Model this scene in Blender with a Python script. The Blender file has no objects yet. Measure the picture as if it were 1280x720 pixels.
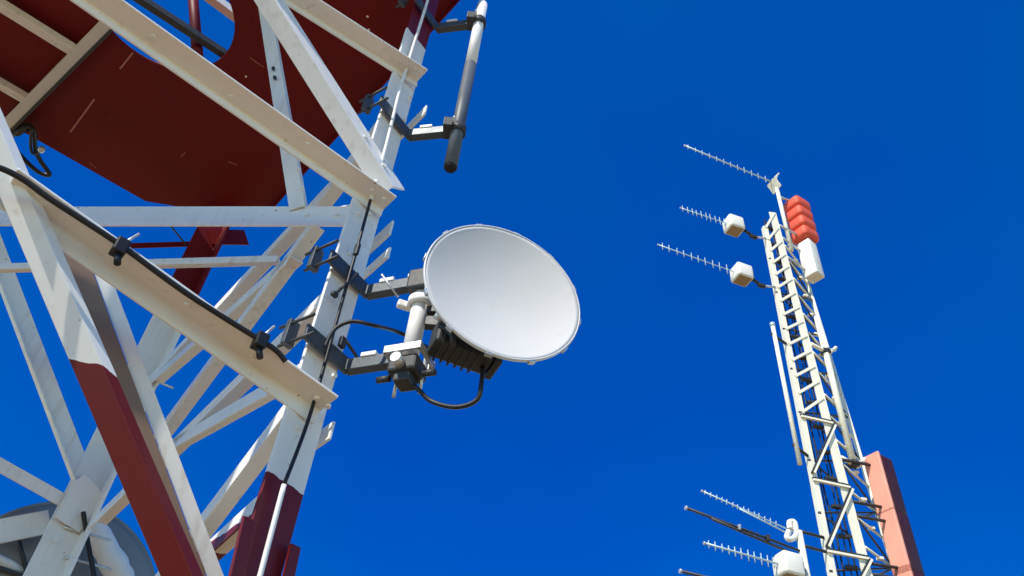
import bpy, bmesh, math, random
from mathutils import Vector as V, Matrix
random.seed(7)
scene = bpy.context.scene
COL = scene.collection
R = math.radians

# ------------------------------------------------------------------ camera
EYE = V((0, 0, 1.7))
F = 1000.0
zc = V((105.0, 1074.0, F)).normalized()                 # zenith seen in camera space (right, up, forward)
yc = (V((0, 0, 1)) - zc * zc.z).normalized()
xc = yc.cross(zc)
if xc.x < 0: xc = -xc
def cam2world(c): return V((xc.dot(c), yc.dot(c), zc.dot(c)))
def ray(u, v): return cam2world(V(((u - 640) / F, (360 - v) / F, 1.0)))
def on(u, v, p0, n):                                     # the point of a real plane seen at a pixel
    d = ray(u, v); return EYE + d * ((p0 - EYE).dot(n) / d.dot(n))
UP = V((0, 0, 1))
def HZ(u, v, h): return on(u, v, EYE + UP * h, UP)       # h = metres above the eye

cam = bpy.data.cameras.new('camera'); cam.sensor_width = 36; cam.lens = F / 1280 * 36
cam.clip_start = 0.05; cam.clip_end = 3000
co = bpy.data.objects.new('camera', cam); COL.objects.link(co)
cr, cu, cf = cam2world(V((1, 0, 0))), cam2world(V((0, 1, 0))), cam2world(V((0, 0, 1)))
m = Matrix.Identity(4)
for i in range(3):
    m[i][0] = cr[i]; m[i][1] = cu[i]; m[i][2] = -cf[i]; m[i][3] = EYE[i]
co.matrix_world = m
scene.camera = co

# ------------------------------------------------------------------ light
SAZ, SEL = R(216), R(46)
SUN = V((math.sin(SAZ) * math.cos(SEL), math.cos(SAZ) * math.cos(SEL), math.sin(SEL)))
w = bpy.data.worlds.new('World'); scene.world = w; w.use_nodes = True
nt = w.node_tree; nt.nodes.clear()
sky = nt.nodes.new('ShaderNodeTexSky'); sky.sky_type = 'NISHITA'; sky.sun_disc = False
sky.sun_elevation = SEL; sky.sun_rotation = SAZ
sky.altitude = 900; sky.air_density = 1.0; sky.dust_density = 0.15; sky.ozone_density = 3.0
gam = nt.nodes.new('ShaderNodeGamma'); gam.inputs[1].default_value = 0.45
hsv = nt.nodes.new('ShaderNodeHueSaturation'); hsv.inputs['Saturation'].default_value = 2.75
hsv.inputs['Hue'].default_value = 0.532; hsv.inputs['Value'].default_value = 2.2
low = nt.nodes.new('ShaderNodeHueSaturation'); low.inputs['Saturation'].default_value = 2.6; low.inputs['Value'].default_value = 2.7  # low sky, out of view, brightened to fill the shaded steel with blue
tcw = nt.nodes.new('ShaderNodeTexCoord'); sep = nt.nodes.new('ShaderNodeSeparateXYZ')
mr = nt.nodes.new('ShaderNodeMapRange'); mr.interpolation_type = 'SMOOTHSTEP'
mr.inputs['From Min'].default_value = 0.05; mr.inputs['From Max'].default_value = 0.34
mxw = nt.nodes.new('ShaderNodeMix'); mxw.data_type = 'RGBA'
bg = nt.nodes.new('ShaderNodeBackground'); bg.inputs[1].default_value = 0.13
out = nt.nodes.new('ShaderNodeOutputWorld')
lk = nt.links.new
lk(sky.outputs[0], gam.inputs[0]); lk(gam.outputs[0], hsv.inputs['Color']); lk(sky.outputs[0], low.inputs['Color'])
lk(tcw.outputs['Generated'], sep.inputs[0]); lk(sep.outputs['Z'], mr.inputs['Value']); lk(mr.outputs[0], mxw.inputs['Factor'])
snz = nt.nodes.new('ShaderNodeTexNoise'); snz.inputs['Scale'].default_value = 1.6; snz.inputs['Detail'].default_value = 3
lk(tcw.outputs['Generated'], snz.inputs['Vector'])
smr = nt.nodes.new('ShaderNodeMapRange'); smr.inputs['From Min'].default_value = .3; smr.inputs['From Max'].default_value = .7
smr.inputs['To Min'].default_value = 0.528; smr.inputs['To Max'].default_value = 0.540
lk(snz.outputs['Fac'], smr.inputs['Value']); lk(smr.outputs[0], hsv.inputs['Hue'])
lk(low.outputs[0], mxw.inputs['A']); lk(hsv.outputs[0], mxw.inputs['B'])
lk(mxw.outputs['Result'], bg.inputs[0]); lk(bg.outputs[0], out.inputs[0])
sl = bpy.data.lights.new('sun', 'SUN'); sl.energy = 5.0; sl.angle = R(0.53); sl.color = (1, 0.94, 0.82)
so = bpy.data.objects.new('sun', sl); COL.objects.link(so)
so.rotation_euler = SUN.to_track_quat('Z', 'Y').to_euler()
vs = scene.view_settings
vs.view_transform = 'Standard'; vs.look = 'None'; vs.exposure = 0.12; vs.gamma = 1; vs.use_curve_mapping = False
scene.cycles.max_bounces = 8; scene.cycles.diffuse_bounces = 5

# ------------------------------------------------------------------ materials
def mat(name, col, rough=0.5, metal=0.0, var=0.12, scale=6.0, bump=0.15, dirt=None, dirt_amt=0.4, spec=0.4, streak=0.0, chips=False):
    mm = bpy.data.materials.new(name); mm.use_nodes = True
    t = mm.node_tree; b = t.nodes['Principled BSDF']; L = t.links.new
    tc = t.nodes.new('ShaderNodeTexCoord')
    n = t.nodes.new('ShaderNodeTexNoise'); n.inputs['Scale'].default_value = scale; n.inputs['Detail'].default_value = 6
    L(tc.outputs['Object'], n.inputs['Vector'])
    mx = t.nodes.new('ShaderNodeMix'); mx.data_type = 'RGBA'
    L(n.outputs['Fac'], mx.inputs['Factor'])
    mx.inputs['A'].default_value = (*[c * (1 - var) for c in col], 1)
    mx.inputs['B'].default_value = (*[min(1, c * (1 + var)) for c in col], 1)
    last = mx.outputs['Result']
    if dirt:
        n2 = t.nodes.new('ShaderNodeTexNoise'); n2.inputs['Scale'].default_value = scale * 4; n2.inputs['Detail'].default_value = 8
        L(tc.outputs['Object'], n2.inputs['Vector'])
        rp = t.nodes.new('ShaderNodeValToRGB'); rp.color_ramp.elements[0].position = 0.63; rp.color_ramp.elements[1].position = 0.80
        L(n2.outputs['Fac'], rp.inputs[0])
        mu = t.nodes.new('ShaderNodeMath'); mu.operation = 'MULTIPLY'; mu.inputs[1].default_value = dirt_amt
        L(rp.outputs[0], mu.inputs[0])
        m2 = t.nodes.new('ShaderNodeMix'); m2.data_type = 'RGBA'
        L(mu.outputs[0], m2.inputs['Factor']); L(last, m2.inputs['A']); m2.inputs['B'].default_value = (*dirt, 1)
        last = m2.outputs['Result']
    if streak:
        ge = t.nodes.new('ShaderNodeNewGeometry'); mpn = t.nodes.new('ShaderNodeMapping'); mpn.inputs['Scale'].default_value = (22, 22, 1.1)
        L(ge.outputs['Position'], mpn.inputs['Vector'])
        ns = t.nodes.new('ShaderNodeTexNoise'); ns.inputs['Scale'].default_value = 1; ns.inputs['Detail'].default_value = 5; L(mpn.outputs[0], ns.inputs['Vector'])
        nb = t.nodes.new('ShaderNodeTexNoise'); nb.inputs['Scale'].default_value = 1.7; nb.inputs['Detail'].default_value = 3; L(ge.outputs['Position'], nb.inputs['Vector'])
        r1 = t.nodes.new('ShaderNodeMapRange'); r1.inputs[1].default_value = .52; r1.inputs[2].default_value = .75; L(ns.outputs['Fac'], r1.inputs[0])
        r2 = t.nodes.new('ShaderNodeMapRange'); r2.inputs[1].default_value = .42; r2.inputs[2].default_value = .65; L(nb.outputs['Fac'], r2.inputs[0])
        mm1 = t.nodes.new('ShaderNodeMath'); mm1.operation = 'MULTIPLY'; L(r1.outputs[0], mm1.inputs[0]); L(r2.outputs[0], mm1.inputs[1])
        mm2 = t.nodes.new('ShaderNodeMath'); mm2.operation = 'MULTIPLY'; L(mm1.outputs[0], mm2.inputs[0]); mm2.inputs[1].default_value = streak
        m3 = t.nodes.new('ShaderNodeMix'); m3.data_type = 'RGBA'; L(mm2.outputs[0], m3.inputs['Factor']); L(last, m3.inputs['A'])
        m3.inputs['B'].default_value = (*[c * f_ for c, f_ in zip(col, (.55, .42, .30))], 1)
        last = m3.outputs['Result']
    if chips:
        nc = t.nodes.new('ShaderNodeTexNoise'); nc.inputs['Scale'].default_value = 38; nc.inputs['Detail'].default_value = 4
        L(tc.outputs['Object'], nc.inputs['Vector'])
        rc = t.nodes.new('ShaderNodeMapRange'); rc.inputs[1].default_value = .715; rc.inputs[2].default_value = .74; L(nc.outputs['Fac'], rc.inputs[0])
        m4 = t.nodes.new('ShaderNodeMix'); m4.data_type = 'RGBA'; L(rc.outputs[0], m4.inputs['Factor']); L(last, m4.inputs['A'])
        m4.inputs['B'].default_value = (.22, .13, .08, 1); last = m4.outputs['Result']
    L(last, b.inputs['Base Color'])
    b.inputs['Metallic'].default_value = metal
    b.inputs['Specular IOR Level'].default_value = spec
    rr = t.nodes.new('ShaderNodeMapRange'); rr.inputs[3].default_value = max(0, rough - 0.1); rr.inputs[4].default_value = min(1, rough + 0.12)
    L(n.outputs['Fac'], rr.inputs[0]); L(rr.outputs[0], b.inputs['Roughness'])
    if bump:
        bp = t.nodes.new('ShaderNodeBump'); bp.inputs['Strength'].default_value = bump; bp.inputs['Distance'].default_value = 0.004
        n3 = t.nodes.new('ShaderNodeTexNoise'); n3.inputs['Scale'].default_value = scale * 3
        L(tc.outputs['Object'], n3.inputs['Vector']); L(n3.outputs['Fac'], bp.inputs['Height']); L(bp.outputs[0], b.inputs['Normal'])
    return mm

Z_LOW, Z_HIGH = 3.07, 6.08
WHITE = (0.80, 0.77, 0.735); RED = (0.135, 0.004, 0.006)
def band_mat(nm='banded_paint', zlow=Z_LOW):                                          # aviation paint: a white band between two red ones
    mm = mat(nm, WHITE, 0.42, 0, 0.05, 5, 0.12, (0.30, 0.22, 0.14), 0.35, streak=.42, chips=True)
    t = mm.node_tree; b = t.nodes['Principled BSDF']; L = t.links.new
    src = b.inputs['Base Color'].links[0].from_socket
    g = t.nodes.new('ShaderNodeNewGeometry'); s = t.nodes.new('ShaderNodeSeparateXYZ'); L(g.outputs['Position'], s.inputs[0])
    n = t.nodes.new('ShaderNodeTexNoise'); n.inputs['Scale'].default_value = 14; L(g.outputs['Position'], n.inputs['Vector'])
    a = t.nodes.new('ShaderNodeMath'); a.operation = 'MULTIPLY_ADD'; a.inputs[1].default_value = 0.03
    L(n.outputs['Fac'], a.inputs[0]); L(s.outputs['Z'], a.inputs[2])
    lo = t.nodes.new('ShaderNodeMath'); lo.operation = 'LESS_THAN'; lo.inputs[1].default_value = zlow; L(a.outputs[0], lo.inputs[0])
    hi = t.nodes.new('ShaderNodeMath'); hi.operation = 'GREATER_THAN'; hi.inputs[1].default_value = Z_HIGH; L(a.outputs[0], hi.inputs[0])
    mx = t.nodes.new('ShaderNodeMath'); mx.operation = 'MAXIMUM'; L(lo.outputs[0], mx.inputs[0]); L(hi.outputs[0], mx.inputs[1])
    m2 = t.nodes.new('ShaderNodeMix'); m2.data_type = 'RGBA'
    L(mx.outputs[0], m2.inputs['Factor']); L(src, m2.inputs['A']); m2.inputs['B'].default_value = (*RED, 1)
    L(m2.outputs['Result'], b.inputs['Base Color'])
    return mm
M = dict(
    band=band_mat(), band_high=band_mat('banded_brace_paint', 3.135),
    white=mat('white_paint', WHITE, 0.42, 0, 0.05, 5, 0.1, (0.30, 0.22, 0.14), 0.3, streak=.5, chips=True),
    grey_white=mat('dull_white_paint', (0.62, 0.62, 0.60), 0.5, 0, 0.08, 5, 0.1, (0.2, 0.16, 0.12), 0.4),
    red=mat('red_paint', RED, 0.5, 0, 0.35, 1.3, 0.2, (0.05, 0.006, 0.006), 0.5, streak=.6, spec=.2),
    black=mat('black_rubber', (0.012, 0.012, 0.014), 0.45, 0, 0.2, 20, 0.05),
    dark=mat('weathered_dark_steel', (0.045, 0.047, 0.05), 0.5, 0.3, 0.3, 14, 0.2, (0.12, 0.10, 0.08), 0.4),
    galv=mat('galvanised_steel', (0.55, 0.56, 0.57), 0.38, 0.55, 0.2, 25, 0.1),
    dish=mat('dish_enamel', (0.62, 0.60, 0.585), 0.40, 0.0, 0.05, 3, 0.0, (0.42, 0.40, 0.36), 0.22, spec=0.4),
    rim=mat('dish_rim_enamel', (0.62, 0.63, 0.64), 0.4, 0, 0.05, 3, 0.0),
    pole=mat('grey_pole_paint', (0.55, 0.56, 0.58), 0.4, 0.1, 0.08, 10, 0.05),
    cable=mat('grey_white_cable', (0.55, 0.53, 0.48), 0.5, 0, 0.1, 30, 0.05),
    mast=mat('mast_white_paint', (0.82, 0.775, 0.62), 0.45, 0, 0.06, 4, 0.1, (0.25, 0.18, 0.10), 0.35),
    alu=mat('weathered_aluminium', (0.50, 0.64, 0.68), 0.35, 0.3, 0.1, 20, 0.05),  # cyan of the reflected sky is put into the base colour
    box=mat('cream_plastic', (0.82, 0.79, 0.70), 0.4, 0, 0.04, 5, 0.05),
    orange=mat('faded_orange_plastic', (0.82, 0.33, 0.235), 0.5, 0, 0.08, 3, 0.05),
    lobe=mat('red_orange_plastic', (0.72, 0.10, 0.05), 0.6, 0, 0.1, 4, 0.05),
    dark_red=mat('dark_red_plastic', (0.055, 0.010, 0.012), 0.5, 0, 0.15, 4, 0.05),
    drum=mat('drum_grey_paint', (0.21, 0.21, 0.20), 0.5, 0, 0.25, 3, 0.1, (0.08, 0.07, 0.06), 0.4),
    primer=mat('brown_primer', (0.24, 0.15, 0.10), 0.6, 0, 0.15, 6, 0.1),  # warm shade on white steel, given as a brown colour
    tan=mat('tan_plastic', (0.34, 0.26, 0.15), 0.5, 0, 0.12, 6, 0.05),  # shade on the underside of cream boxes, given as colour
    steel=mat('blue_grey_steel', (0.075, 0.09, 0.105), 0.45, 0.3, 0.25, 14, 0.2, (0.16, 0.12, 0.09), 0.4),
    scratch=mat('scraped_primer', (0.42, 0.17, 0.15), 0.6, 0, 0.2, 20, 0.0),
    sleeve=mat('dark_grey_sleeve', (0.085, 0.10, 0.12), 0.5, 0.0, 0.15, 12, 0.05),  # shadow on the lower pipe, given as a dark grey colour
    concrete=mat('concrete', (0.36, 0.34, 0.31), 0.9, 0, 0.15, 6, 0.4),
    ground=mat('dry_pale_gravel', (0.31, 0.21, 0.10), 0.95, 0, 0.2, 1.5, 0.6, (0.30, 0.23, 0.14), 0.5),
)

# ------------------------------------------------------------------ mesh helpers
class MB:
    def __init__(s): s.bm = bmesh.new()
    def prism(s, prof, p0, p1, da, db):                  # profile in the (da, db) frame swept from p0 to p1
        ax = (p1 - p0).normalized()
        da = (da - ax * da.dot(ax)).normalized(); db = db - ax * db.dot(ax); db = (db - da * db.dot(da)).normalized()
        r0 = [s.bm.verts.new(p0 + da * a + db * b) for a, b in prof]
        r1 = [s.bm.verts.new(p1 + da * a + db * b) for a, b in prof]
        n = len(prof)
        fs = [s.bm.faces.new((r0[i], r0[(i + 1) % n], r1[(i + 1) % n], r1[i])) for i in range(n)]
        fs += [s.bm.faces.new(r0), s.bm.faces.new(r1)]
        bmesh.ops.recalc_face_normals(s.bm, faces=fs)
        return s
    def angle(s, p0, p1, da, db, a=.12, b=.12, t=.012):  # an L section
        return s.prism([(0, 0), (a, 0), (a, t), (t, t), (t, b), (0, b)], p0, p1, da, db)
    def bar(s, p0, p1, da, db, a, b):                    # a flat or square bar, centred
        return s.prism([(-a / 2, -b / 2), (a / 2, -b / 2), (a / 2, b / 2), (-a / 2, b / 2)], p0, p1, da, db)
    def channel(s, p0, p1, da, db, a, b, t):             # U section: web along da, flanges along db
        h = a / 2
        return s.prism([(-h, 0), (h, 0), (h, b), (h - t, b), (h - t, t), (-h + t, t), (-h + t, b), (-h, b)], p0, p1, da, db)
    def tube(s, pts, r, seg=10, cap=True):
        rings = []; n = len(pts); side = None
        rs = r if isinstance(r, (list, tuple)) else [r] * n
        for i, p in enumerate(pts):
            d = (pts[min(i + 1, n - 1)] - pts[max(i - 1, 0)]).normalized()
            if side is None: side = d.orthogonal().normalized()
            side = (side - d * side.dot(d)).normalized(); up = d.cross(side)
            rings.append([s.bm.verts.new(p + (side * math.cos(2 * math.pi * k / seg) + up * math.sin(2 * math.pi * k / seg)) * rs[i]) for k in range(seg)])
        fs = []
        for a, b in zip(rings, rings[1:]):
            for k in range(seg):
                f = s.bm.faces.new((a[k], a[(k + 1) % seg], b[(k + 1) % seg], b[k])); f.smooth = True; fs.append(f)
        if cap: fs += [s.bm.faces.new(rings[0]), s.bm.faces.new(rings[-1])]
        bmesh.ops.recalc_face_normals(s.bm, faces=fs)
        return s
    def lathe(s, prof, o, ax, seg=64, close=False):      # prof = (radius, height along ax)
        ax = ax.normalized(); a = ax.orthogonal().normalized(); b = ax.cross(a); rings = []
        for r, h in prof:
            if r < 1e-5: rings.append([s.bm.verts.new(o + ax * h)])
            else: rings.append([s.bm.verts.new(o + ax * h + (a * math.cos(2 * math.pi * k / seg) + b * math.sin(2 * math.pi * k / seg)) * r) for k in range(seg)])
        fs = []
        pairs = list(zip(rings, rings[1:])) + ([(rings[-1], rings[0])] if close else [])
        for p, q in pairs:
            for k in range(seg):
                k2 = (k + 1) % seg
                if len(p) == 1 and len(q) == 1: continue
                if len(p) == 1: f = s.bm.faces.new((p[0], q[k], q[k2]))
                elif len(q) == 1: f = s.bm.faces.new((p[k], p[k2], q[0]))
                else: f = s.bm.faces.new((p[k], p[k2], q[k2], q[k]))
                f.smooth = True; fs.append(f)
        bmesh.ops.recalc_face_normals(s.bm, faces=fs)
        return s
    def box(s, c, x, y, z, sx, sy, sz, bevel=0.0, seg=2):
        g = bmesh.new(); bmesh.ops.create_cube(g, size=1)
        for v in g.verts: v.co = V((v.co.x * sx, v.co.y * sy, v.co.z * sz))
        if bevel: bmesh.ops.bevel(g, geom=g.edges[:], offset=bevel, segments=seg, affect='EDGES', profile=0.5)
        mp = {v: s.bm.verts.new(c + x * v.co.x + y * v.co.y + z * v.co.z) for v in g.verts}
        fs = [s.bm.faces.new([mp[v] for v in f.verts]) for f in g.faces]
        bmesh.ops.recalc_face_normals(s.bm, faces=fs)
        if bevel and seg > 2:
            for f in fs: f.smooth = True
        g.free(); return s
    def build(s, name, material, parent=None, bevel=0.0):
        me = bpy.data.meshes.new(name)
        # origin at the middle of the mesh
        if s.bm.verts:
            c = V((0, 0, 0))
            for v in s.bm.verts: c += v.co
            c /= len(s.bm.verts)
            for v in s.bm.verts: v.co -= c
        s.bm.to_mesh(me); s.bm.free(); me.materials.append(material)
        o = bpy.data.objects.new(name, me); COL.objects.link(o)
        if parent is not None:
            pl = parent.location if parent.parent is None else parent.parent.location + parent.location
            o.parent = parent; o.location = c - pl
        else: o.location = c
        if bevel:
            bv = o.modifiers.new('bevel', 'BEVEL'); bv.width = bevel; bv.segments = 2; bv.limit_method = 'ANGLE'; bv.angle_limit = R(50)
        return o
def thing(name, label, cat, loc, group=None):
    o = bpy.data.objects.new(name, None); COL.objects.link(o); o.location = loc; o.empty_display_size = 0.2
    o['label'] = label; o['category'] = cat
    if group: o['group'] = group
    return o
def tag(o, label, cat, group=None):
    o['label'] = label; o['category'] = cat
    if group: o['group'] = group
    return o
def smooth_path(pts, n=8):                               # Catmull-Rom
    P = [pts[0]] + list(pts) + [pts[-1]]; o = []
    for i in range(1, len(P) - 2):
        a, b, c, d = P[i - 1:i + 3]
        for k in range(n):
            t = k / n
            o.append(0.5 * ((2 * b) + (c - a) * t + (2 * a - 5 * b + 4 * c - d) * t * t + (3 * b - a - 3 * c + d) * t ** 3))
    return o + [pts[-1]]

# ------------------------------------------------------------------ ground
def ground():
    b = MB(); n = 60; S = 700.0; vs_ = {}
    for i in range(n + 1):
        for j in range(n + 1):
            x = (i / n * 2 - 1); y = (j / n * 2 - 1)
            x = math.copysign(abs(x) ** 2.2, x) * S; y = math.copysign(abs(y) ** 2.2, y) * S
            r = math.hypot(x, y); h = 0 if r < 40 else -0.03 * (r - 40) + 1.5 * math.sin(x * .02) * math.cos(y * .023)
            vs_[i, j] = b.bm.verts.new((x, y, h))
    for i in range(n):
        for j in range(n): b.bm.faces.new((vs_[i, j], vs_[i + 1, j], vs_[i + 1, j + 1], vs_[i, j + 1]))
    o = b.build('ground', M['ground']); o['kind'] = 'structure'
ground()

# ------------------------------------------------------------------ the near tower
HB = 4.4
A = HZ(522, 45, HB); C = HZ(215, 392, HB); A.z = C.z = EYE.z
e2 = (C - A).normalized(); W = (C - A).length
e1 = V((e2.y, -e2.x, 0))
if e1.x < 0: e1 = -e1
B = A - e1 * W; D = C - e1 * W
def T(s1, s2, h): return A + e1 * s1 + e2 * s2 + UP * h   # tower frame: s1 along face one, s2 along face two, h above the eye
def F1(u, v, off=0.0): return on(u, v, A - e2 * off, e2)
def FAC(u, v, off=0.0): return on(u, v, A + e1 * off, e1)
def FCD(u, v, off=0.0): return on(u, v, C + e2 * off, e2)
def ext(p, q, k0, k1): d = q - p; return p - d * k0, q + d * k1

tower = thing('lattice_tower', 'massive red and white banded steel lattice tower with a red platform, close on the left', 'tower', V((*((A + D) / 2).xy, 0)))
def part(mb, name, material='band', bevel=0.003, label=None):
    o = mb.build(name, M[material], tower, bevel)
    if label: o['label'] = label
    return o
TOP = 9.0; BOT = -1.45
# legs: angle sections, the nearest one turned a little on its axis
dA = V((math.sin(R(37)), math.cos(R(37)), 0)); dA2 = V((-dA.y, dA.x, 0))
wA = 0.178
cA = A + dA * (wA / 2)
part(MB().angle(cA + UP * BOT, cA + UP * TOP, -dA, dA2, wA, wA, .016), 'leg')
wC = 0.235
cC = C + e1 * wC * .42
part(MB().angle(cC + UP * BOT, cC + UP * TOP, -e1, -e2, wC, wC, .018), 'leg')
part(MB().angle(B + UP * BOT, B + UP * TOP, e1, e2, wC, wC, .018), 'leg')
part(MB().angle(D + UP * BOT, D + UP * TOP, e1, -e2, wC, wC, .018), 'leg')

nA0 = V((dA.y, -dA.x, 0))
def LA0(u, v, o): return on(u, v, cA + nA0 * o, nA0)
# face one (leg A to leg B), members bolted on the outside
def strut1(p, q, a, b, k0, k1, name='strut', mat_='band'):
    p, q = ext(p, q, k0, k1)
    return part(MB().angle(p, q, -e2, -UP, a, b, .011), name, mat_)
n_out = -e2
off = 0.012
s1b = F1(404, 515, off); s1a = F1(57, 272, off)
strut1(s1a, s1b, .135, .075, .12, -.012)
s2b = F1(475, 259, off); s2a = F1(100, -5, off)
strut1(s2a, s2b, .118, .06, 2.2, .012)
s3b = F1(518, 100, off); s3a = F1(370, 6, off)
strut1(s3a, s3b, .11, .055, 5.2, .02)
# white diagonal: an angle whose ridge points outwards
d0 = F1(487, 236, .03); d1 = F1(333, -6, .03)
d0, d1 = ext(d0, d1, 0.02, 2.6)
dax = (d1 - d0).normalized(); perp = dax.cross(e2).normalized()
if perp.z < 0: perp = -perp
part(MB().prism([(-.105, .0), (-.096, -.004), (-.05, .054), (.098, -.014), (.104, -.004), (-.048, .068)], d0, d1, perp, n_out), 'diagonal_brace', 'band')
# main diagonal brace
m0 = F1(236, 742, .05); m1 = F1(2, 196, .05)
m0, m1 = ext(m0, m1, 0.25, 2.3)
max_ = (m1 - m0).normalized(); mp = max_.cross(e2).normalized()
if mp.x > 0: mp = -mp                                   # towards the lower left
part(MB().prism([(.046, -.015), (.052, -.007), (-.012, .042), (-.052, .020), (-.048, .010), (-.012, .030)], m0, m1, mp, n_out), 'diagonal_brace', 'band_high')
# the second angle of the pair, behind it
b0 = F1(235, 700, -.28); b1 = F1(95, 320, -.28); b0, b1 = ext(b0, b1, .3, .06)
part(MB().bar(b0 - mp * .07, b1 - mp * .07, -mp + n_out * .5, n_out, .05, .012), 'diagonal_brace', 'white')
part(MB().bar(b0 + mp * .0, b1 + mp * .0, -mp, n_out, .075, .012), 'diagonal_brace', 'primer', label='brown primed face of the inner diagonal brace')  # shade on this white face is painted brown

# face two (leg A to leg C), on its outer side
def strut2(p, q, a=.10, b=.10, k0=0, k1=0, name='strut', flip=False):
    p, q = ext(p, q, k0, k1)
    return part(MB().angle(p, q, e1, (UP if flip else -UP), a, b, .01), name)
o2 = 0.03
for (p, q, k0, k1, nm) in (
        ((410, 358), (205, 560), .03, .62, 'strut'),
        ((352, 292), (215, 440), .55, .35, 'strut'),
        ((335, 607), (245, 690), .16, 2.6, 'strut'),
        ((366, 490), (232, 668), .06, 1.0, 'diagonal_brace'),
        ((382, 285), (200, 532), .03, .05, 'diagonal_brace'),
        ((345, 332), (218, 446), .1, .3, 'diagonal_brace'),
        ((398, 440), (196, 560), .0, .25, 'strut'),
        ((460, 165), (386, 262), .12, .08, 'diagonal_brace')):
    strut2(FAC(*p, o2), FAC(*q, o2), .10, .085, k0, k1, nm)
# stub ends of the face-two members standing proud of the near leg
for (u, v, l) in ((530, 140, .09), (487, 287, .10), (484, 318, .07), (412, 540, .08)):
    p = on(u, v, cA + e1 * .02, dA2)
    part(MB().bar(p - e2 * .02, p + e2 * .25, UP, e1, l, .012), 'gusset_plate')

# plan bracing: leg A to leg D and its parallel
pa = HZ(445, 270, 2.90); pb = HZ(85, 270, 2.90)
dd = (D - A).normalized(); dn = V((-dd.y, dd.x, 0))
if dn.y > 0: dn = -dn
paf = pa; pbf = pa + (pb - pa).normalized() * (W * 1.36)
part(MB().angle(paf + UP * .075, pbf + UP * .075, -UP, -dn, .145, .09, .010), 'plan_brace')
qa = HZ(340, 319, 3.50); qb = HZ(0, 329, 3.50)
qq = ext(qa, qb, .02, .75)
part(MB().angle(qq[0], qq[1], -UP, -dn, .055, .085, .010), 'plan_brace')
# knee brace up to the platform
ka = HZ(381, 256, 2.96); kb = HZ(338, 10, 4.95); kb = kb + (kb - ka) * .25
kd = (kb - ka).normalized(); ks = kd.cross(V((0, 1, 0))).normalized()
part(MB().angle(ka, kb, (-ks if ks.x > 0 else ks) + V((0, .25, 0)), V((0, 1, 0)), .082, .06, .010), 'knee_brace', 'white')
# small pale tie running back from the near leg
ta = HZ(442, 262, 2.93); tb = HZ(383, 274, 3.02)
part(MB().angle(ta, tb, UP, e2, .05, .06, .008), 'tie_plate', 'white')

# face three (leg C to leg D)
c0 = FCD(108, 612); c1 = FCD(-4, 318); c0, c1 = ext(c0, c1, .02, 1.9)
cax = (c1 - c0).normalized(); cp = cax.cross(e2).normalized()
part(MB().angle(c0 + cp * .075, c1 + cp * .075, -cp, -e2, .15, .06, .011), 'diagonal_brace')
c0 = FCD(80, 626, -.02); c1 = FCD(-6, 578, -.02); c0, c1 = ext(c0, c1, .1, 6.0)
part(MB().bar(c0, c1, UP, e2, .095, .012), 'strut')
# red outrigger and a thin stay in the upper red band
r0 = FCD(256, 301, .05); r1 = FCD(150, 304, .05); r0, r1 = ext(r0, r1, .1, .8)
part(MB().angle(r0, r1, -UP, e2, .055, .06, .01), 'outrigger', 'red', .002)
g0 = FCD(262, 296, -.03); g1 = FCD(308, 297, -.03)
part(MB().bar(g0, g1, UP, e2, .17, .014), 'gusset_plate', 'red', .002)
part(MB().tube([FCD(213, 282, -.05), FCD(232, 305, -.05)], .008), 'stay', 'dark', 0)
# gusset and step bolts on leg C
gp = FCD(100, 628, -.06)
part(MB().prism([(-.11, -.16), (.08, -.20), (.13, -.04), (.12, .12), (-.06, .20), (-.11, .10)], gp, gp - e2 * .014, e1, UP), 'gusset_plate', 'white')
for (u, v) in ((92, 663), (92, 700), (150, 560), (178, 470)):
    p = FCD(u, v, -.04)
    part(MB().tube([p - e1 * .07, p + e1 * .26 + UP * .02], .009), 'step_bolt', 'galv', 0)
# face one members of legs B and D, seen only from the side
for h in (.8, 2.9, 4.8):
    part(MB().angle(T(-W, 0, h), T(-W, W, h), -e1, -UP, .1, .1, .01), 'strut')
part(MB().angle(T(-W, 0, -1.2), T(-W, W, 4.6), -e1, -UP, .1, .1, .01), 'diagonal_brace')
part(MB().angle(T(0, 0, -1.3), T(-W, 0, 0.4), -e2, -UP, .1, .1, .01), 'diagonal_brace')

for (u0, v0, u1, v1, wd, o_) in ((312, 648, 290, 745, .055, .02), (369, 682, 352, 760, .045, .03)):
    p, q = LA0(u0, v0, o_), LA0(u1, v1, o_)
    part(MB().bar(p, q, dA, nA0, wd, .014), 'splice_plate')
# platform
HP = 4.4 * HB / 3.5
k = HB / 3.5
outer = [(-.50, 3.06), (.24, 2.60), (.24, .02), (.17, -.14), (.17, -.32), (-3.2, -.32), (-3.2, 3.04)]
outer = [(a * k, b * k) for a, b in outer]
hc = (-1.045 * k, 1.43 * k); hr = .425 * k
def deck():
    b = MB(); bm = b.bm
    def loop(pts):
        vv = [bm.verts.new(T(x, y, HP)) for x, y in pts]
        return [bm.edges.new((vv[i], vv[(i + 1) % len(vv)])) for i in range(len(vv))]
    es = loop(outer)
    es += loop([(hc[0] + hr * math.cos(2 * math.pi * i / 48), hc[1] + hr * math.sin(2 * math.pi * i / 48)) for i in range(48)])
    r = bmesh.ops.triangle_fill(bm, use_beauty=True, use_dissolve=False, edges=es)
    fs = [f for f in r['geom'] if isinstance(f, bmesh.types.BMFace)]
    ex = bmesh.ops.extrude_face_region(bm, geom=fs)
    for v in ex['geom']:
        if isinstance(v, bmesh.types.BMVert): v.co.z += .012
    bmesh.ops.recalc_face_normals(bm, faces=bm.faces[:])
    return b
part(deck(), 'platform_deck', 'red', 0)
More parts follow.
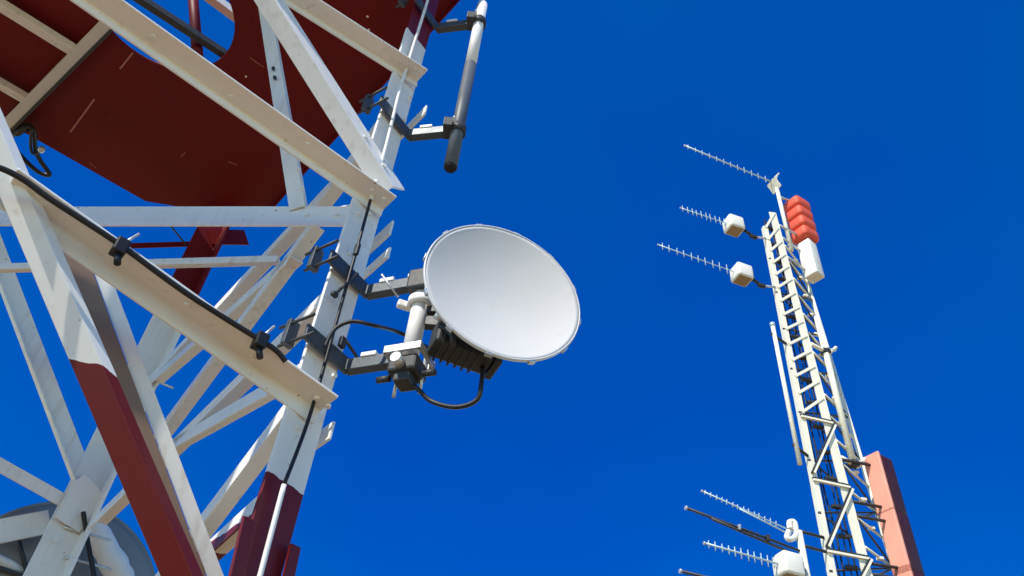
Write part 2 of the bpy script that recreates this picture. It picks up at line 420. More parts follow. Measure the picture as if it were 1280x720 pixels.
for (p, q) in (((166, 66), (150, 86)), ((118, 124), (88, 165))):
    part(MB().bar(HZ(*p, HP - .003), HZ(*q, HP - .003), e1, UP, .014, .005), 'scraped_seam', 'scratch', 0)
for i in range(26):
    u, v = random.uniform(20, 470), random.uniform(10, 240)
    p = HZ(u, v, HP - .002); a, c = (p - A).dot(e1), (p - A).dot(e2)
    if -2.4 < a < .1 and .1 < c < 3.4 and math.hypot(a - hc[0], c - hc[1]) > hr + .06 and (a / k + .5) * .7 + (c / k - 2.5) < .35:
        part(MB().lathe([(.010, 0), (.007, -.006), (0, -.008)], p, UP, 8), 'rivet', 'white' if i % 5 == 0 else 'red', 0)
for (p, q) in (((330, 84), (312, 72)), ((352, 105), (338, 97)), ((296, 206), (285, 202)), ((120, 210), (112, 203)), ((232, 190), (226, 196))):
    part(MB().bar(HZ(*p, HP - .003), HZ(*q, HP - .003), e1, UP, .005, .004), 'scrape', 'scratch', 0)
for a_ in (-.62, -1.12, -1.95):
    part(MB().bar(T(a_ * k, .0, HP - .002), T(a_ * k, 2.98 * k if a_ < -.5 else 2.6 * k, HP - .002), e1, UP, .05, .004), 'lap_strip', 'red', 0) if abs(a_ + 1.045) > .5 else None
# deck framing
jm = .0
j0 = HZ(136, 26, HP - .09); j1 = HZ(4, 160, HP - .09)
part(MB().box(j0.lerp(j1, .5), (j1 - j0).normalized(), e1, UP, (j1 - j0).length, .085, .10, .004), 'joist', 'grey_white')
part(MB().bar(j0 + e1 * .055 + UP * .0, j1 + e1 * .055 + UP * .0, UP, e1, .12, .022), 'joist', 'dark')
for (p, q) in (((100, 58), (10, 0)), ((35, 116), (0, 93))):
    a, c = HZ(*p, HP - .07), HZ(*q, HP - .07); d = (a - c).normalized()
    a = a + d * .02; c = a - e1 * 2.3
    part(MB().angle(a, c, -UP, e2, .07, .135, .01), 'joist', 'white')
# things above the hatch: a cross bar, a ladder rail, a higher strut
a, c = HZ(275, 64, HP + .12), HZ(168, -6, HP + .12); a, c = ext(a, c, .15, .3)
part(MB().bar(a, c, UP, e2, .06, .06), 'ladder_rail', 'dark')
a, c = HZ(247, 70, HP + .02), HZ(240, -20, HP + 1.3)
part(MB().tube([a, c + (c - a) * .5], .045, 12), 'hatch_post', 'red', 0)
a, c = HZ(300, 22, HP + 1.6), HZ(262, -6, HP + 1.6); a, c = ext(a, c, 2, 3)
part(MB().angle(a, c, e2, UP, .09, .09, .01), 'strut', 'white')
# rim angle of the deck along face two
part(MB().bar(T(.235 * k, 2.5 * k, HP - .03), T(.235 * k, .05 * k, HP - .03), UP, e1, .05, .01), 'deck_edge', 'red', 0)

# bolts
def bolt(p, n, r=.013, material='band'):
    a = n.orthogonal().normalized(); b_ = n.cross(a)
    prof = [(r * math.cos(i * math.pi / 3), r * math.sin(i * math.pi / 3)) for i in range(6)]
    part(MB().prism(prof, p, p + n * .012, a, b_), 'bolt', material, 0)
nA = V((dA.y, -dA.x, 0))
def LA(u, v): return on(u, v, cA, nA)                    # a point on the near leg's outer face
for (u, v) in ((448, 268), (461, 268), (397, 508), (417, 470), (380, 536), (372, 535), (437, 318), (512, 122), (505, 150), (470, 220)):
    bolt(LA(u, v), nA, .011)
for (p, q) in ((s1a, s1b), (s2a, s2b), (s3a, s3b)):
    for t in (.94, .985):
        bolt(p.lerp(q, t) + n_out * .07 - UP * .012, -UP, .012)
for (p, q) in ((s1a, s1b), (s2a, s2b)):
    for t in (.2, .45, .7): bolt(p.lerp(q, t) + n_out * random.uniform(.04, .09) - UP * .012, -UP, .011)
for t in (.55, .62, .69): bolt(m0.lerp(m1, t) + n_out * .046 + mp * .03, n_out, .012)
for t in (.02, .05): bolt((paf + UP * .075).lerp(pbf + UP * .075, t) - UP * .07 + dn * .0, dn, .012)
for i, s_ in enumerate((.25, .5, .75)): bolt(ka.lerp(kb, .05 + .06 * i), V((0, -1, 0)), .011)
for t in (0.03, .07): bolt(d0.lerp(d1, t) + n_out * .045, n_out, .013)
for t in (.1, .35, .5): bolt(FCD(60, 690, -.04).lerp(FCD(130, 560, -.04), t), -e2, .018)
for (u, v) in ((360, 108), (362, 125)):
    t = 0.55
    p = ka.lerp(kb, .5 if v == 108 else .46)
    part(MB().box(p + V((0, -.006, 0)) - (ks if ks.x > 0 else -ks) * .045, V((1, 0, 0)), V((0, 1, 0)), UP, .018, .02, .018, .003), 'bolt', 'dark', 0)

# concrete footings
for P_, nm in ((A, 'nearest leg'), (B, 'left front leg'), (C, 'far right leg'), (D, 'far left leg')):
    o = MB().box(V((P_.x, P_.y, .06)), V((1, 0, 0)), V((0, 1, 0)), UP, .9, .9, .5, .03, 2).build('footing', M['concrete'])
    tag(o, 'square concrete footing under the %s of the red and white tower' % nm, 'footing', 'tower footings')

# ------------------------------------------------------------------ cables on the near tower
def LAo(u, v, o): return on(u, v, cA + nA * o, nA)
pts = [LAo(u, v, .045) for u, v in ((552, -60), (534, 2), (516, 60), (500, 112), (482, 185), (463, 250), (447, 308), (420, 404), (387, 520), (355, 606), (326, 716), (312, 770))]
lc = thing('leg_cable', 'thin cable with white and dark lengths running straight down the face of the nearest leg', 'cable', pts[-1])
for (i0, i1, mm_) in ((0, 6, 'white'), (5, 10, 'black'), (9, 12, 'white')):
    MB().tube(smooth_path(pts[i0:i1], 6), .0095 if mm_ == 'white' else .0075, 8).build('cable_length', M[mm_], lc)
pts = [F1(u, v, .165) for u, v in ((-60, 200), (-10, 207), (25, 222), (60, 247), (100, 273), (150, 306), (200, 343), (235, 368), (280, 397), (322, 423), (345, 438), (357, 452))]
strut_cable = thing('strut_cable', 'black cable strapped along the lowest slanting white strut and over the brace', 'cable', F1(150, 310, .16))
MB().tube(smooth_path(pts, 6), .010, 8).build('cable', M['black'], strut_cable)
for (u, v) in ((150, 310), (325, 427)):
    p = F1(u, v, .155)
    MB().box(p, e1, e2, UP, .045, .05, .06, .006).build('clamp', M['black'], strut_cable)
    MB().tube([p - UP * .02 + e1 * .0, p + V((.02, 0, -.07))], .012, 8).build('clamp', M['black'], strut_cable)
    MB().tube([p + UP * .02, p + UP * .09 + e1 * .03], .005, 6).build('tie_tail', M['galv'], strut_cable)
# tangle of cables hanging from the end of the platform joist
tang = thing('hanging_cable', 'short black cable loops hanging from the platform joist by the upper left', 'cable', HZ(40, 170, HP - .1))
hp = [HZ(u, v, HP - .12) for u, v in ((14, 160), (22, 168), (34, 158), (42, 163), (44, 185), (50, 200), (62, 218), (50, 216), (36, 205), (22, 190))]
MB().tube(smooth_path(hp, 6), .020, 8).build('cable', M['black'], tang)
hp = [HZ(u, v, HP - .16) for u, v in ((40, 160), (38, 178), (41, 192), (52, 188))]
MB().tube(smooth_path(hp, 6), .012, 8).build('cable', M['black'], tang)
MB().tube([HZ(16, 166, HP - .1), HZ(36, 158, HP - .1)], .04, 10).build('connector', M['dark'], tang)
MB().lathe([(0, -.03), (.025, -.02), (.03, 0), (.025, .02), (0, .03)], HZ(52, 187, HP - .16), UP, 16).build('connector', M['galv'], tang)
# dark cable by leg C
pts = [FCD(u, v, -.12) for u, v in ((104, 640), (107, 660), (112, 690), (118, 722), (124, 760))]
tag(MB().tube(smooth_path(pts, 5), .017, 8).build('drop_cable', M['black']), 'black cable dropping from the joint of the far leg, beside the grey drum antenna', 'cable')

# ------------------------------------------------------------------ brackets
def bracket(parent, hpx, poleP, hleg, bent=True, material='steel'):
    """clamp round the near leg and its arm out to a vertical pole"""
    z = hleg
    le = A - dA * wA * .5; re = A + dA * wA * .5
    lo = V((le.x, le.y, 0)) + nA * .03 - dA * .05; rr = V((re.x, re.y, 0)) + nA * .02 + dA * .03
    pz = V((poleP.x, poleP.y, 0)) 
    tgt = pz
    def at(p, dz=0): return V((p.x, p.y, z + dz))
    d = (tgt - rr).normalized(); n = V((-d.y, d.x, 0))
    # strap over the leg face
    MB().bar(at(lo), at(rr), UP, nA, .075, .014).build('clamp_strap', M[material], parent, .002)
    # arm
    MB().bar(at(rr) - d * .004, at(tgt) - d * .03, UP, n, .056, .045).build('bracket_arm', M[material], parent, .003)
    # back jaw and studs
    bk = lo + V((dA2.x, dA2.y, 0)) * .085 - dA * .005
    MB().bar(at(bk, -.045), at(bk, .075), dA, dA2, .05, .025).build('back_jaw', M[material], parent, .002)
    MB().tube([at(lo, .05) - dA * .02 + nA * .05, at(bk, .05) - nA * .05 - dA * .02], .007, 8).build('stud', M['dark'], parent)
    MB().tube([at(lo, -.03) + nA * .06, at(bk, -.03) - nA * .05], .007, 8).build('stud', M['dark'], parent)
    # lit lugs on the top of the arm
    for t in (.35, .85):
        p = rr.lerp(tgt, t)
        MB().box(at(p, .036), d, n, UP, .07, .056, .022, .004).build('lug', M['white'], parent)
    return d, n

# ---- pipe antenna, top
yp = A.y + .02
def onY(u, v, y): return on(u, v, V((0, y, 0)), V((0, 1, 0)))
pb_ = onY(563, 209, yp); pt_ = onY(598, 6, yp); pt_ = V((pb_.x, pb_.y, pt_.z))
pa_ = thing('pipe_antenna', 'long grey pipe antenna on two bracket arms beside the top of the near leg', 'antenna', pb_)
pm_ = pb_.lerp(pt_, .57)
MB().tube([pm_, pt_], .034, 24).build('radome', M['white'], pa_)
MB().tube([pb_, pm_ + UP * .004], .0355, 24).build('base_tube', M['sleeve'], pa_)  # lower pipe coloured dark in place of a cast shadow
MB().tube([pb_ - UP * .012, pb_ + UP * .002], .030, 24).build('end_cap', M['black'], pa_)
MB().lathe([(.034, 0), (.030, .015), (.018, .026), (0, .03)], pt_, UP, 24).build('end_cap', M['white'], pa_)
for (u, v) in ((586, 28), (569, 163)):
    z = onY(u, v, yp).z
    bracket(pa_, None, pb_, z)
    MB().lathe([(.036, -.03), (.046, -.03), (.046, .03), (.036, .03)], V((pb_.x, pb_.y, z)), UP, 24, True).build('pipe_clamp', M['dark'], pa_)
    MB().box(V((pb_.x - .05, pb_.y - .01, z)), V((1, 0, 0)), V((0, 1, 0)), UP, .05, .10, .07, .004).build('pipe_clamp', M['dark'], pa_)
    MB().tube([V((pb_.x - .02, pb_.y - .09, z + .0)), V((pb_.x - .02, pb_.y + .09, z))], .006, 8).build('stud', M['galv'], pa_)

# ------------------------------------------------------------------ the dish
nd = cam2world(V((.736 * .545, .736 * .84, -.677))); nd.z = 0; nd.normalize()
pp = onY(512, 448, A.y - .02)                            # mount pole
ptop = onY(527, 372, A.y - .02); ptop = V((pp.x, pp.y, ptop.z + .10))
dc_dir = ray(631, 361)
tt = ((V((pp.x, pp.y, 0)) + nd * .27 - V((EYE.x, EYE.y, 0))).dot(nd)) / dc_dir.dot(nd)
dc = EYE + dc_dir * tt
dep = (dc - EYE).dot(cf)
RD = 104 * dep / F
print('dish centre', dc, 'radius', RD, 'normal', nd, 'pole', pp)
dish = thing('microwave_dish', 'round white microwave dish on a short pole bracketed to the near leg', 'dish antenna', V((pp.x, pp.y, pp.z - .1)))
dpt = RD * .20
prof = [(RD * i / 24, -dpt + dpt * (i / 24) ** 2) for i in range(25)]
back = [(RD * i / 24, -dpt - .014 + dpt * (i / 24) ** 2) for i in range(24, -1, -1)]
MB().lathe(prof + back, dc, nd, 96).build('reflector', M['dish'], dish)
MB().lathe([(RD * .998, -.016), (RD * 1.018, -.014), (RD * 1.022, -.006), (RD * 1.014, .0015), (RD * 1.0, .001)], dc, nd, 96, True).build('rim', M['rim'], dish)
# pole
MB().tube([V((pp.x, pp.y, pp.z - .03)), ptop], .036, 24).build('mount_pole', M['white'], dish)
for z, ln in ((onY(520, 352, pp.y).z, 0), (onY(506, 447, pp.y).z, 1)):
    d, n = bracket(dish, None, pp, z)
    q = V((pp.x, pp.y, z))
    if ln:
        for s in (-1, 1): MB().bar(q + d * .075 * s + n * .06 - UP * .0, q + d * .075 * s - n * .075, UP, d, .035, .012).build('pole_yoke', M['galv'], dish, .002)
        for s in (-1, 1): MB().bar(q - d * .08 + n * .07 * s, q + d * .08 + n * .07 * s, UP, n, .035, .012).build('pole_yoke', M['galv'], dish, .002)
        MB().box(q - UP * .06, d, n, UP, .125, .115, .075, .012).build('pole_clamp', M['dark'], dish)
        MB().box(q - UP * .112, d, n, UP, .07, .085, .05, .008).build('pole_clamp', M['dark'], dish)
        for s in (-1, 1): MB().tube([q + d * .055 * s - UP * .16 + n * .03, q + d * .055 * s + UP * .03 + n * .03], .007, 8).build('threaded_rod', M['galv'], dish)
        MB().tube([q + n * .045 + d * .05 * math.cos(a) + UP * (-.055 + .0) - n * .05 * (1 + math.sin(a)) for a in [k * math.pi / 8 for k in range(-8, 1)]], .006, 6).build('u_bolt', M['galv'], dish)
        MB().tube([q - UP * .075 - n * .11, q - UP * .075 - n * .06], .022, 16).build('cap_nut', M['galv'], dish)
        for s in (-1, 1): MB().tube([q - UP * .09 + d * .07 * s, q - UP * .09 + d * .125 * s], .014, 12).build('cap_nut', M['dark'], dish)
    else:
        MB().box(q - UP * .02, d, n, UP, .11, .12, .11, .01).build('pole_clamp', M['dark'], dish)
# white collar that carries the dish
q = V((pp.x, pp.y, onY(523, 380, pp.y).z))
MB().lathe([(.038, -.02), (.055, -.02), (.055, .02), (.038, .02)], q, UP, 24, True).build('collar', M['white'], dish)
side = V((-nd.y, nd.x, 0))
if side.x < 0: side = -side
MB().box(q - side * .06 - nd * .04, side, nd, UP, .06, .03, .035, .006).build('collar', M['white'], dish)
MB().tube([q - side * .10, q - side * .19 + UP * .09], .005, 8).build('adjuster_rod', M['galv'], dish)
# hub, struts and the radio box behind the reflector
hub = dc - nd * (dpt + .03)
MB().lathe([(0, -.05), (.10, -.05), (.11, -.02), (.12, .02), (0, .02)], hub, nd, 32).build('hub', M['dark'], dish)
MB().bar(q + side * .03, hub - nd * .02, UP, nd, .10, .05).build('support_arm', M['dark'], dish, .004)
MB().bar(q + side * .03 - UP * .09, hub - nd * .02 - UP * .12, UP, nd, .05, .04).build('support_arm', M['dark'], dish, .004)
rb = on(578, 432, hub - nd * .07, nd); re_ = on(616, 446, hub - nd * .07, nd)
bx_ = (re_ - rb).normalized(); bz = bx_.cross(nd).normalized()
MB().box(rb, bx_, nd, bz, .25, .12, .13, .012).build('radio_unit', M['dark'], dish)
MB().box(re_ + bx_ * .01, bx_, nd, bz, .03, .13, .14, .006).build('radio_end_plate', M['dark'], dish)
for i in range(6):
    MB().box(rb + bx_ * (-.09 + .03 * i) - bz * .0, bx_, nd, bz, .008, .135, .142, .002).build('cooling_fin', M['dark'], dish)
MB().tube([on(545, 392, hub, nd), on(556, 400, hub, nd)], .02, 12).build('waveguide', M['galv'], dish)
MB().tube([on(553, 405, hub, nd), on(566, 420, hub, nd), on(566, 432, hub, nd)], .014, 12).build('waveguide', M['dark'], dish)
# rim clips
for i in range(12):
    a_ = nd.orthogonal().normalized(); b_ = nd.cross(a_); th = i * math.pi / 6 + .2
    r_ = a_ * math.cos(th) + b_ * math.sin(th)
    MB().box(dc + r_ * RD * 1.02 - nd * .012, r_, nd, r_.cross(nd), .012, .022, .03, .002).build('rim_clip', M['galv'], dish)
# jumper cables
pts = [V((pp.x, pp.y, pp.z - .10)), onY(523, 487, pp.y), onY(540, 502, pp.y), onY(570, 509, pp.y - .04), onY(596, 500, pp.y - .07), onY(602, 478, pp.y - .08), on(603, 458, hub - nd * .08, nd)]
tag(MB().tube(smooth_path(pts, 8), .0095, 8).build('jumper_cable', M['black']), 'black cable looping below the white dish from pole foot to radio box', 'cable')
pts = [LAo(405, 437, .07), LAo(418, 412, .09), onY(440, 402, A.y - .1), onY(468, 407, A.y - .08), onY(500, 416, A.y + .06), onY(530, 432, A.y + .06), onY(548, 444, A.y - .02), on(578, 450, hub - nd * .1, nd)]
tag(MB().tube(smooth_path(pts, 8), .0085, 8).build('feeder_cable', M['black']), 'black cable arching from the near leg past the dish pole to the radio box', 'cable')
for (p, q_) in (((447, 342), (418, 368)), ((432, 425), (450, 452))):
    a, c = LAo(*p, .05), LAo(*q_, .04)
    MB().tube([a, c], .007, 8).build('tie_rod', M['dark'], dish)
    MB().box(c, dA, nA, UP, .03, .02, .02, .003).build('tie_rod', M['dark'], dish)
MB().box(LAo(428, 428, .045), dA, nA, UP, .03, .02, .05, .004).build('cable_clip', M['dark'], dish)
MB().box(LAo(446, 312, .05), dA, nA, UP, .018, .025, .07, .004).build('cable_clip', M['dark'], dish)

# ------------------------------------------------------------------ drum dish behind leg C
DR = .82
ddn = (EYE - C); ddn.z = 0; ddn.normalize()
ddn = (ddn * -.9 + e1 * -.35 + UP * .12).normalized()
dcc = on(62, 772, C + e2 * .75, e2)
drum = thing('drum_dish', 'large grey dish antenna mounted behind the far leg at the bottom left', 'dish antenna', dcc - UP * .9)
prof = [(DR * i / 16, -.28 + .28 * (i / 16) ** 2) for i in range(17)]
back = [(DR * i / 16, -.31 + .28 * (i / 16) ** 2) for i in range(16, -1, -1)]
MB().lathe(prof + back, dcc, ddn, 72).build('reflector', M['drum'], drum)
MB().lathe([(DR * .99, -.02), (DR * 1.03, -.02), (DR * 1.03, .05), (DR * .99, .05)], dcc, ddn, 72, True).build('rim', M['drum'], drum)
MB().bar(on(-40, 672, C + e2 * .3, e2), on(62, 652, C + e2 * .3, e2), UP, e2, .17, .03).build('support_arm', M['white'], drum, .003)
MB().tube([on(-20, 690, C + e2 * .45, e2), on(40, 720, C + e2 * .45, e2)], .035, 12).build('support_arm', M['white'], drum)
MB().tube([on(25, 680, C + e2 * .45, e2), on(32, 702, C + e2 * .45, e2)], .012, 8).build('stay', M['galv'], drum)
w0 = on(106, 640, C + e2 * .2, e2); w1 = on(165, 745, C + e2 * .2, e2)
MB().tube([w0.lerp(w1, i / 14) for i in range(15)], [.085 + random.uniform(-.012, .016) for i in range(15)], 16).build('feed_tube', M['white'], drum)
for (p, q) in (((-30, 700), (70, 735)), ((18, 655), (40, 740)), ((130, 668), (176, 735))):
    MB().tube([on(*p, C + e2 * .40, e2), on(*q, C + e2 * .40, e2)], .016, 8).build('stay', M['dark'], drum)
hubb = dcc - ddn * .3
MB().bar(hubb, V((cC.x, cC.y, hubb.z)), UP, e2, .12, .1).build('support_arm', M['grey_white'], drum, .004)

# ------------------------------------------------------------------ the far mast
DM = 13.2
d_ = ray(1091, 720); Q = EYE + d_ * (DM / math.hypot(d_.x, d_.y))
ma = R(84); mu = V((math.sin(ma), math.cos(ma), 0)); mn = V((-mu.y, mu.x, 0))      # along the front face / away from the camera
if mn.y < 0: mn = -mn
def MP(u, v, o=0.0): return on(u, v, Q + mn * o, mn)
def to_ground(p, q): d = (q - p); return p + d * ((0 - p.z) / d.z)
mast = thing('lattice_mast', 'slender cream white lattice mast crowded with antennas, on the right', 'mast', V((Q.x, Q.y + .3, 0)))
def mpart(mb, name, material='mast', bevel=0): return mb.build(name, M[material], mast, bevel)
rails = {}
for key, p, q, r, o in (('L', (954, 282), (1038, 716), .052, 0), ('R', (970, 266), (1090, 716), .082, 0), ('K', (1002, 330), (1084, 600), .045, .55)):
    a, c = MP(*p, o), MP(*q, o)
    rails[key] = (a, c); g = to_ground(a, c)
    ax = (a - g).normalized()
    mpart(MB().angle(g, a, (mu - ax * mu.dot(ax)) * (1 if key == 'L' else -1), mn, r * 2, r * 2, .02) if key != 'K' else MB().tube([g, a], r, 10), 'rail')
def railpt(key, z):
    a, c = rails[key]; t = (z - a.z) / (c.z - a.z); return a.lerp(c, t)
# ladder-like upper bays
lefts = [284, 299, 313, 328, 343, 359, 376, 393, 411, 430, 450, 470, 491, 515]
rights = [267, 285, 302, 318, 333, 349, 366, 384, 402, 420, 439, 458, 477, 498]
def onrail(key, y):
    a, c = rails[key]
    lo, hi = 0.0, 1.6
    def py(t):
        p = a.lerp(c, t) - EYE; return 360 - F * p.dot(cu) / p.dot(cf)
    for _ in range(40):
        mid = (lo + hi) / 2
        if py(mid) < y: lo = mid
        else: hi = mid
    return a.lerp(c, lo)
for l, r in zip(lefts, rights):
    p, q = onrail('L', l), onrail('R', r)
    mpart(MB().bar(p + mu * .05, q - mu * .05 , UP, mn, .05, .04), 'rung')
# lower bays: level bars and steep diagonals on the front face
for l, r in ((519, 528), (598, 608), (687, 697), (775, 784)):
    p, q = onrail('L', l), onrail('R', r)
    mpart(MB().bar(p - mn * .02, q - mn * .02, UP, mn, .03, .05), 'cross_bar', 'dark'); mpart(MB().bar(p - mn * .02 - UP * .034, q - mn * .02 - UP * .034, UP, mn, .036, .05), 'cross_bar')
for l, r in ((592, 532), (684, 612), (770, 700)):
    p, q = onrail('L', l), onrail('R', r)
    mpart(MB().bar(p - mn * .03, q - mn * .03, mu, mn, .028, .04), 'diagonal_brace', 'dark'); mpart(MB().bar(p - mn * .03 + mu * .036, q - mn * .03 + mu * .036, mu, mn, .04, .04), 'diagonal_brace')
# side and back faces
zt = onrail('K', 335).z; zb = Q.z - 1.0; n_ = 17
for i in range(n_):
    z0 = zt + (zb - zt) * i / n_; z1 = zt + (zb - zt) * (i + 1) / n_
    a, b_ = ('R', 'K') if i % 2 else ('K', 'R')
    mpart(MB().tube([railpt('R', z0), railpt('K', z0)], .022, 8), 'cross_bar')
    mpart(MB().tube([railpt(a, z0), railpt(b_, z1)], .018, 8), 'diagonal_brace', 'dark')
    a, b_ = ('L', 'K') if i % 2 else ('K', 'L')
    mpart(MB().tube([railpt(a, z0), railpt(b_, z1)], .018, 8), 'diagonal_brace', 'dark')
# feeder cables inside
for i in range(4):
    pts = []
    for j in range(24):
        z = zt + .9 - (zt + .9 + .0) * j / 23
        z = max(z, .02)
        p = railpt('L', z).lerp(railpt('R', z), .3 + .16 * i) + mn * (.12 + .05 * (i % 2)) + V((random.uniform(-.015, .015), random.uniform(-.02, .02), 0))
        pts.append(p)
    mast_label = ('left', 'second', 'third', 'right')[i]
    o = MB().tube(smooth_path(pts, 3), .011 + .004 * (i % 2), 6).build('feeder_cable', M['black'])
    tag(o, 'black feeder cable, %s of the four running up inside the cream mast' % {'left': 'leftmost', 'right': 'rightmost'}.get(mast_label, mast_label), 'cable', 'feeder cables inside the mast')
for i in range(20):
    z = zt + .6 - .52 * i
    if z < 2: break
    p = railpt('L', z).lerp(railpt('R', z), .62) + mn * .10
    mpart(MB().box(p, mu, mn, UP, .20, .08, .06, .01), 'cable_cleat', 'dark')
    p = railpt('R', z - .2).lerp(railpt('K', z - .2), .5)
    mpart(MB().box(p, mu, mn, UP, .10, .08, .05, .01), 'cable_cleat', 'mast')
# top pole
tp0 = MP(984, 290, .1); tp1 = MP(973, 226, .1); tp1 = V((tp0.x, tp0.y, tp1.z)); tp0 = V((tp0.x, tp0.y, tp0.z - .6))
tb_ = MP(974, 230, .1)
tp1 = V((tp0.x, tp0.y, tb_.z))
mpart(MB().tube([tp0, tp1], .045, 12), 'top_pole')
mo = MB().box(V((Q.x, Q.y + .3, .06)), V((1, 0, 0)), V((0, 1, 0)), UP, 1.6, 1.6, .5, .03, 2).build('footing', M['concrete'])
tag(mo, 'wide concrete footing under the cream lattice mast', 'footing')

# ---- yagis
BD = V((-math.sin(R(73)), -math.cos(R(73)), 0))
BN = V((-BD.y, BD.x, 0))
def boom_end(m0, u, v): return on(u, v, m0, BN)
def yagi(label, m0, end_px, n_el, el, material='alu', r=.012, box=None, taper=True, skip=0.0, twin=False, group='yagi antennas on the cream mast'):
    e = boom_end(m0, *end_px)
    t = thing('yagi_antenna', label, 'antenna', m0, group)
    ax = (e - m0).normalized(); L = (e - m0).length
    eu = (UP - ax * UP.dot(ax)).normalized()
    MB().tube([m0, e], r, 8).build('boom', M[material], t)
    if twin: MB().tube([m0 - eu * .09, m0.lerp(e, .62) - eu * .02], r, 8).build('boom_brace', M[material], t)
    for i in range(n_el):
        f = skip + (1 - skip) * (i + .5) / n_el
        p = m0 + ax * (L * f)
        h = el * (1 - .35 * f if taper else 1)
        h *= random.uniform(.88, 1.08); p = p + ax * random.uniform(-.012, .012)
        MB().tube([p - eu * h, p + eu * h], .009, 6).build('element', M[material], t)
    MB().tube([e - ax * .01, e + ax * .02], r * 1.6, 8).build('boom_cap', M['galv'], t)
    if box is not None:
        c = m0 + ax * box
        side = ax.cross(eu)
        MB().box(c, ax, side, eu, .36, .34, .36, .05, 3).build('housing', M['box'], t)
        MB().box(c - ax * .20, ax, side, eu, .05, .20, .20, .01).build('rear_plate', M['dark'], t)
        MB().box(c - eu * .178, ax, side, eu, .29, .27, .02, .006).build('base_plate', M['tan'], t)  # thin sheet that paints the shade under the box
    return t, ax, eu
# top
m0 = V((tp1.x, tp1.y, tp1.z))
t, ax, eu = yagi('topmost yagi antenna, on the thin pole above the red stack', m0, (856, 182), 13, .125, r=.018)
sd = ax.cross(eu)
for s in (-1, 1):
    MB().bar(m0 + ax * .12, m0 - ax * .02 + eu * .24 * s + UP * .0, sd, eu, .30, .03).build('reflector_wing', M['mast'], t)
MB().box(m0, ax, sd, eu, .14, .12, .14, .01).build('mast_clamp', M['dark'], t)
MB().tube([m0 + eu * .05, m0 + eu * .35 - ax * .08], .02, 8).build('reflector_stay', M['mast'], t)
# two boxed ones
for (lab, px, end, mpx) in (('small yagi with cream box, upper of the two beside the mast head', (917, 282), (851, 260), (955, 298)),
                            ('small yagi with cream box, lower of the two beside the mast head', (927, 343), (823, 306), (972, 359))):
    rp = onrail('L', mpx[1])
    bpt = on(*px, rp, BN) 
    t, ax, eu = yagi(lab, bpt - BD * .0, end, 10, .135, skip=.14, r=.011, box=0.0)
    a = bpt - ax * .2
    elbow = on(px[0] + 25, px[1] + 14, rp, BN)
    MB().tube([a, elbow], .035, 10).build('mount_arm', M['dark'], t)
    MB().tube([elbow, rp], .024, 10).build('mount_arm', M['pole'], t)
    MB().box(elbow, BD, BN, UP, .16, .08, .07, .01).build('arm_clamp', M['dark'], t)
# lower cluster on a stub pole
sp0 = MP(1010, 728, -.1); sp1 = MP(998, 664, -.1); sp1 = V((sp0.x, sp0.y, sp1.z))
sx_ = on(1000, 668, V((sp0.x, sp0.y, 0)), mn)
stub = thing('stub_pole', 'short white standoff pole left of the mast at the bottom edge, carrying antennas', 'pole', V((sp0.x, sp0.y, sp0.z - 1.5)))
MB().tube([V((sp0.x, sp0.y, sp0.z - 1.5)), sp1], .055, 14).build('pole', M['mast'], stub)
for y in (672, 690, 760):
    rp = onrail('L', y); z = rp.z
    MB().tube([V((sp0.x, sp0.y, z)), rp], .025, 8).build('standoff_arm', M['dark'], stub)
def stubz(u, v): return on(u, v, V((sp0.x, sp0.y, 0)), mn).z
z = stubz(1000, 668)
t, ax, eu = yagi('slim yagi with white looped dipole, highest of the cluster at the mast foot', V((sp0.x, sp0.y, z)), (878, 614), 14, .06, skip=.22, twin=True)
lp = V((sp0.x, sp0.y, z)) + ax * .16
sd = ax.cross(eu)
MB().tube(smooth_path([lp + eu * .02, lp + eu * .15 + sd * .02, lp + eu * .17 - ax * .08, lp - ax * .10 - eu * .04, lp - eu * .16, lp - eu * .15 + ax * .06, lp + ax * .03 - eu * .03], 5), .045, 10).build('folded_dipole', M['box'], t)
z = stubz(1004, 690)
t, ax, eu = yagi('dark tapered antenna boom, between the looped yagi and the boxed yagi', V((sp0.x, sp0.y, z)), (858, 635), 12, .05, 'dark', r=.021, skip=.3)
MB().tube([V((sp0.x, sp0.y, z - .10)), V((sp0.x, sp0.y, z)) + ax * 1.6 - eu * .02], .022, 8).build('boom_brace', M['dark'], t)
MB().box(V((sp0.x, sp0.y, z)) + ax * 1.12, ax, ax.cross(eu), eu, .04, .09, .09, .01).build('boom_clamp', M['galv'], t)
MB().box(V((sp0.x, sp0.y, z)) + ax * .62, ax, ax.cross(eu), eu, .05, .10, .10, .01).build('boom_clamp', M['dark'], t)
z = stubz(1006, 704)
pm = on(984, 708, V((sp0.x, sp0.y, 0)), BN)
t, ax, eu = yagi('yagi with large cream box at the bottom edge, below the dark boom', pm, (881, 679), 11, .10, skip=.12, r=.016, box=-.02)
MB().tube([pm, V((sp0.x, sp0.y, pm.z))], .03, 8).build('mount_arm', M['dark'], t)
z = stubz(1012, 752)
yagi('dark antenna boom tip just showing at the bottom edge', V((sp0.x, sp0.y, z)), (851, 714), 8, .05, 'dark', r=.021, skip=.3)

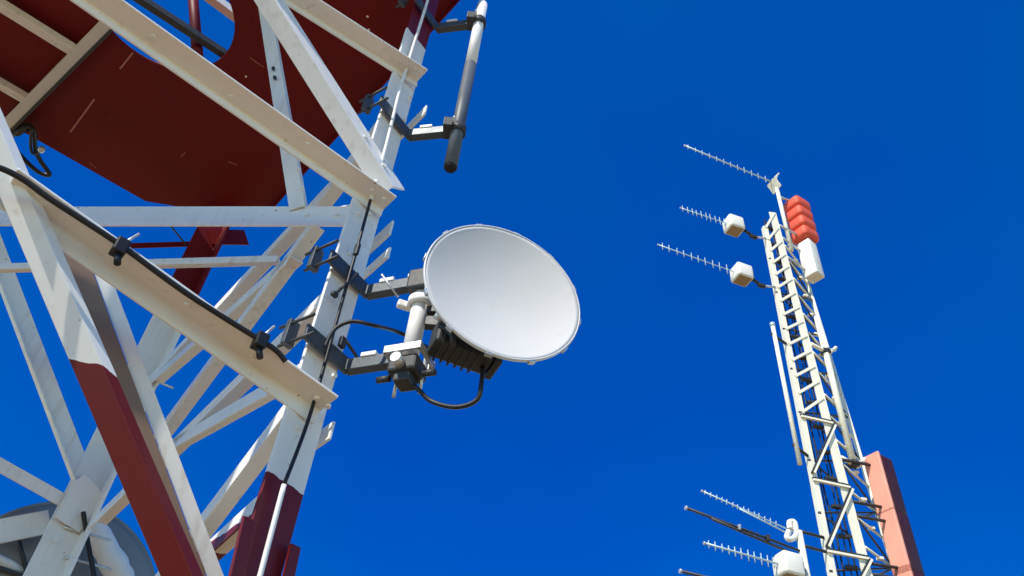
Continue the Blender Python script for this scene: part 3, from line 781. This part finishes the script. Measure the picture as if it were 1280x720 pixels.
# ---- boxes and panels, turned so one side takes the sun
q1 = V((math.sin(R(234)), math.cos(R(234)), 0)); q2 = V((math.sin(R(144)), math.cos(R(144)), 0))
v1 = V((math.sin(R(240)), math.cos(R(240)), 0)); v2 = V((math.sin(R(150)), math.cos(R(150)), 0))   # outward normals: sunny side, shaded side
wp = MP(1013, 326, .25)
t = thing('panel_antenna', 'white box shaped panel antenna below the red stack on the mast head', 'antenna', wp)
MB().box(wp, q1, q2, UP, .30, .32, 1.05, .03, 3).build('radome', M['box'], t)
for s in (-.3, .3):
    rp = railpt('R', wp.z + s)
    MB().tube([wp + UP * s - q2 * .1, rp], .03, 8).build('mount_arm', M['galv'], t)
c = MP(1001, 278, .25)
t = thing('stacked_antenna', 'red orange antenna stack of four ribbed bays at the mast head', 'antenna', c)
for i in range(4):
    cc = c + UP * (.51 - .34 * i)
    g = MB()
    g.box(cc, v1, v2, UP, .50, .46, .33, .10, 4)
    g.box(cc - UP * .155, v1, v2, UP, .36, .34, .06, .01)
    g.build('bay', M['lobe'], t)
MB().tube([c + UP * .68, V((tp0.x, tp0.y, c.z + .6))], .03, 8).build('mount_arm', M['galv'], t)
MB().tube([c - UP * .55, railpt('R', c.z - .55)], .03, 8).build('mount_arm', M['galv'], t)
for i, (px, lab) in enumerate((((1104, 607), 'orange slab antenna, upper of the stacked pair right of the mast'), ((1126, 680), 'orange slab antenna, second from the top right of the mast'), ((1148, 755), 'orange slab antenna, lowest, cut by the bottom edge right of the mast'))):
    c = MP(*px, .15)
    if i == 0: c_first = c
    c = V((c_first.x, c_first.y, c.z))
    if i == 0: zprev = c.z
    t = thing('slab_antenna', lab, 'antenna', c, 'orange slab antennas right of the mast')
    hgt = .0
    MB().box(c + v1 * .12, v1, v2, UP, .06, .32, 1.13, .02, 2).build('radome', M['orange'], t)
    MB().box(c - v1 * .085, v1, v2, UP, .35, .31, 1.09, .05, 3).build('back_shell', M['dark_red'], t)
    for s in (-.4, .4):
        MB().tube([c + UP * s - q1 * .1, railpt('R', c.z + s - .1)], .028, 8).build('mount_arm', M['dark'], t)
# ---- poles beside the mast
a, c = MP(966, 408, -.1), MP(998, 580, -.1); c = V((a.x, a.y, c.z))
t = thing('whip_antenna', 'thin white pole antenna held off the left side of the mast by two arms', 'antenna', c)
MB().tube([c, a], .040, 12).build('pole', M['mast'], t)
MB().tube([a, a + UP * .08], .05, 12).build('end_cap', M['alu'], t)
for y in (430, 570):
    rp = onrail('L', y); f = (rp.z)
    MB().tube([V((a.x - .06, a.y, rp.z + .12)), rp], .028, 8).build('standoff_arm', M['dark'], t)
a, c = MP(1021, 396, .15), MP(1062, 575, .15); c = V((a.x, a.y, c.z))
t = thing('whip_antenna', 'white pole antenna clamped close along the right side of the mast', 'antenna', c)
MB().tube([c, a], .060, 12).build('pole', M['mast'], t)
for y, yr in ((415, 430), (560, 572)):
    z = onrail('R', yr).z
    p = V((a.x, a.y, z))
    MB().tube([onrail('R', yr), p, p + mu * .22 + UP * .1], .040, 8).build('standoff_arm', M['mast'], t)
    MB().tube([p + mu * .05 - UP * .05, p + mu * .25 + UP * .16], .035, 8).build('clamp', M['mast'], t)
    MB().box(p, mu, mn, UP, .16, .14, .10, .01).build('clamp', M['dark'], t)
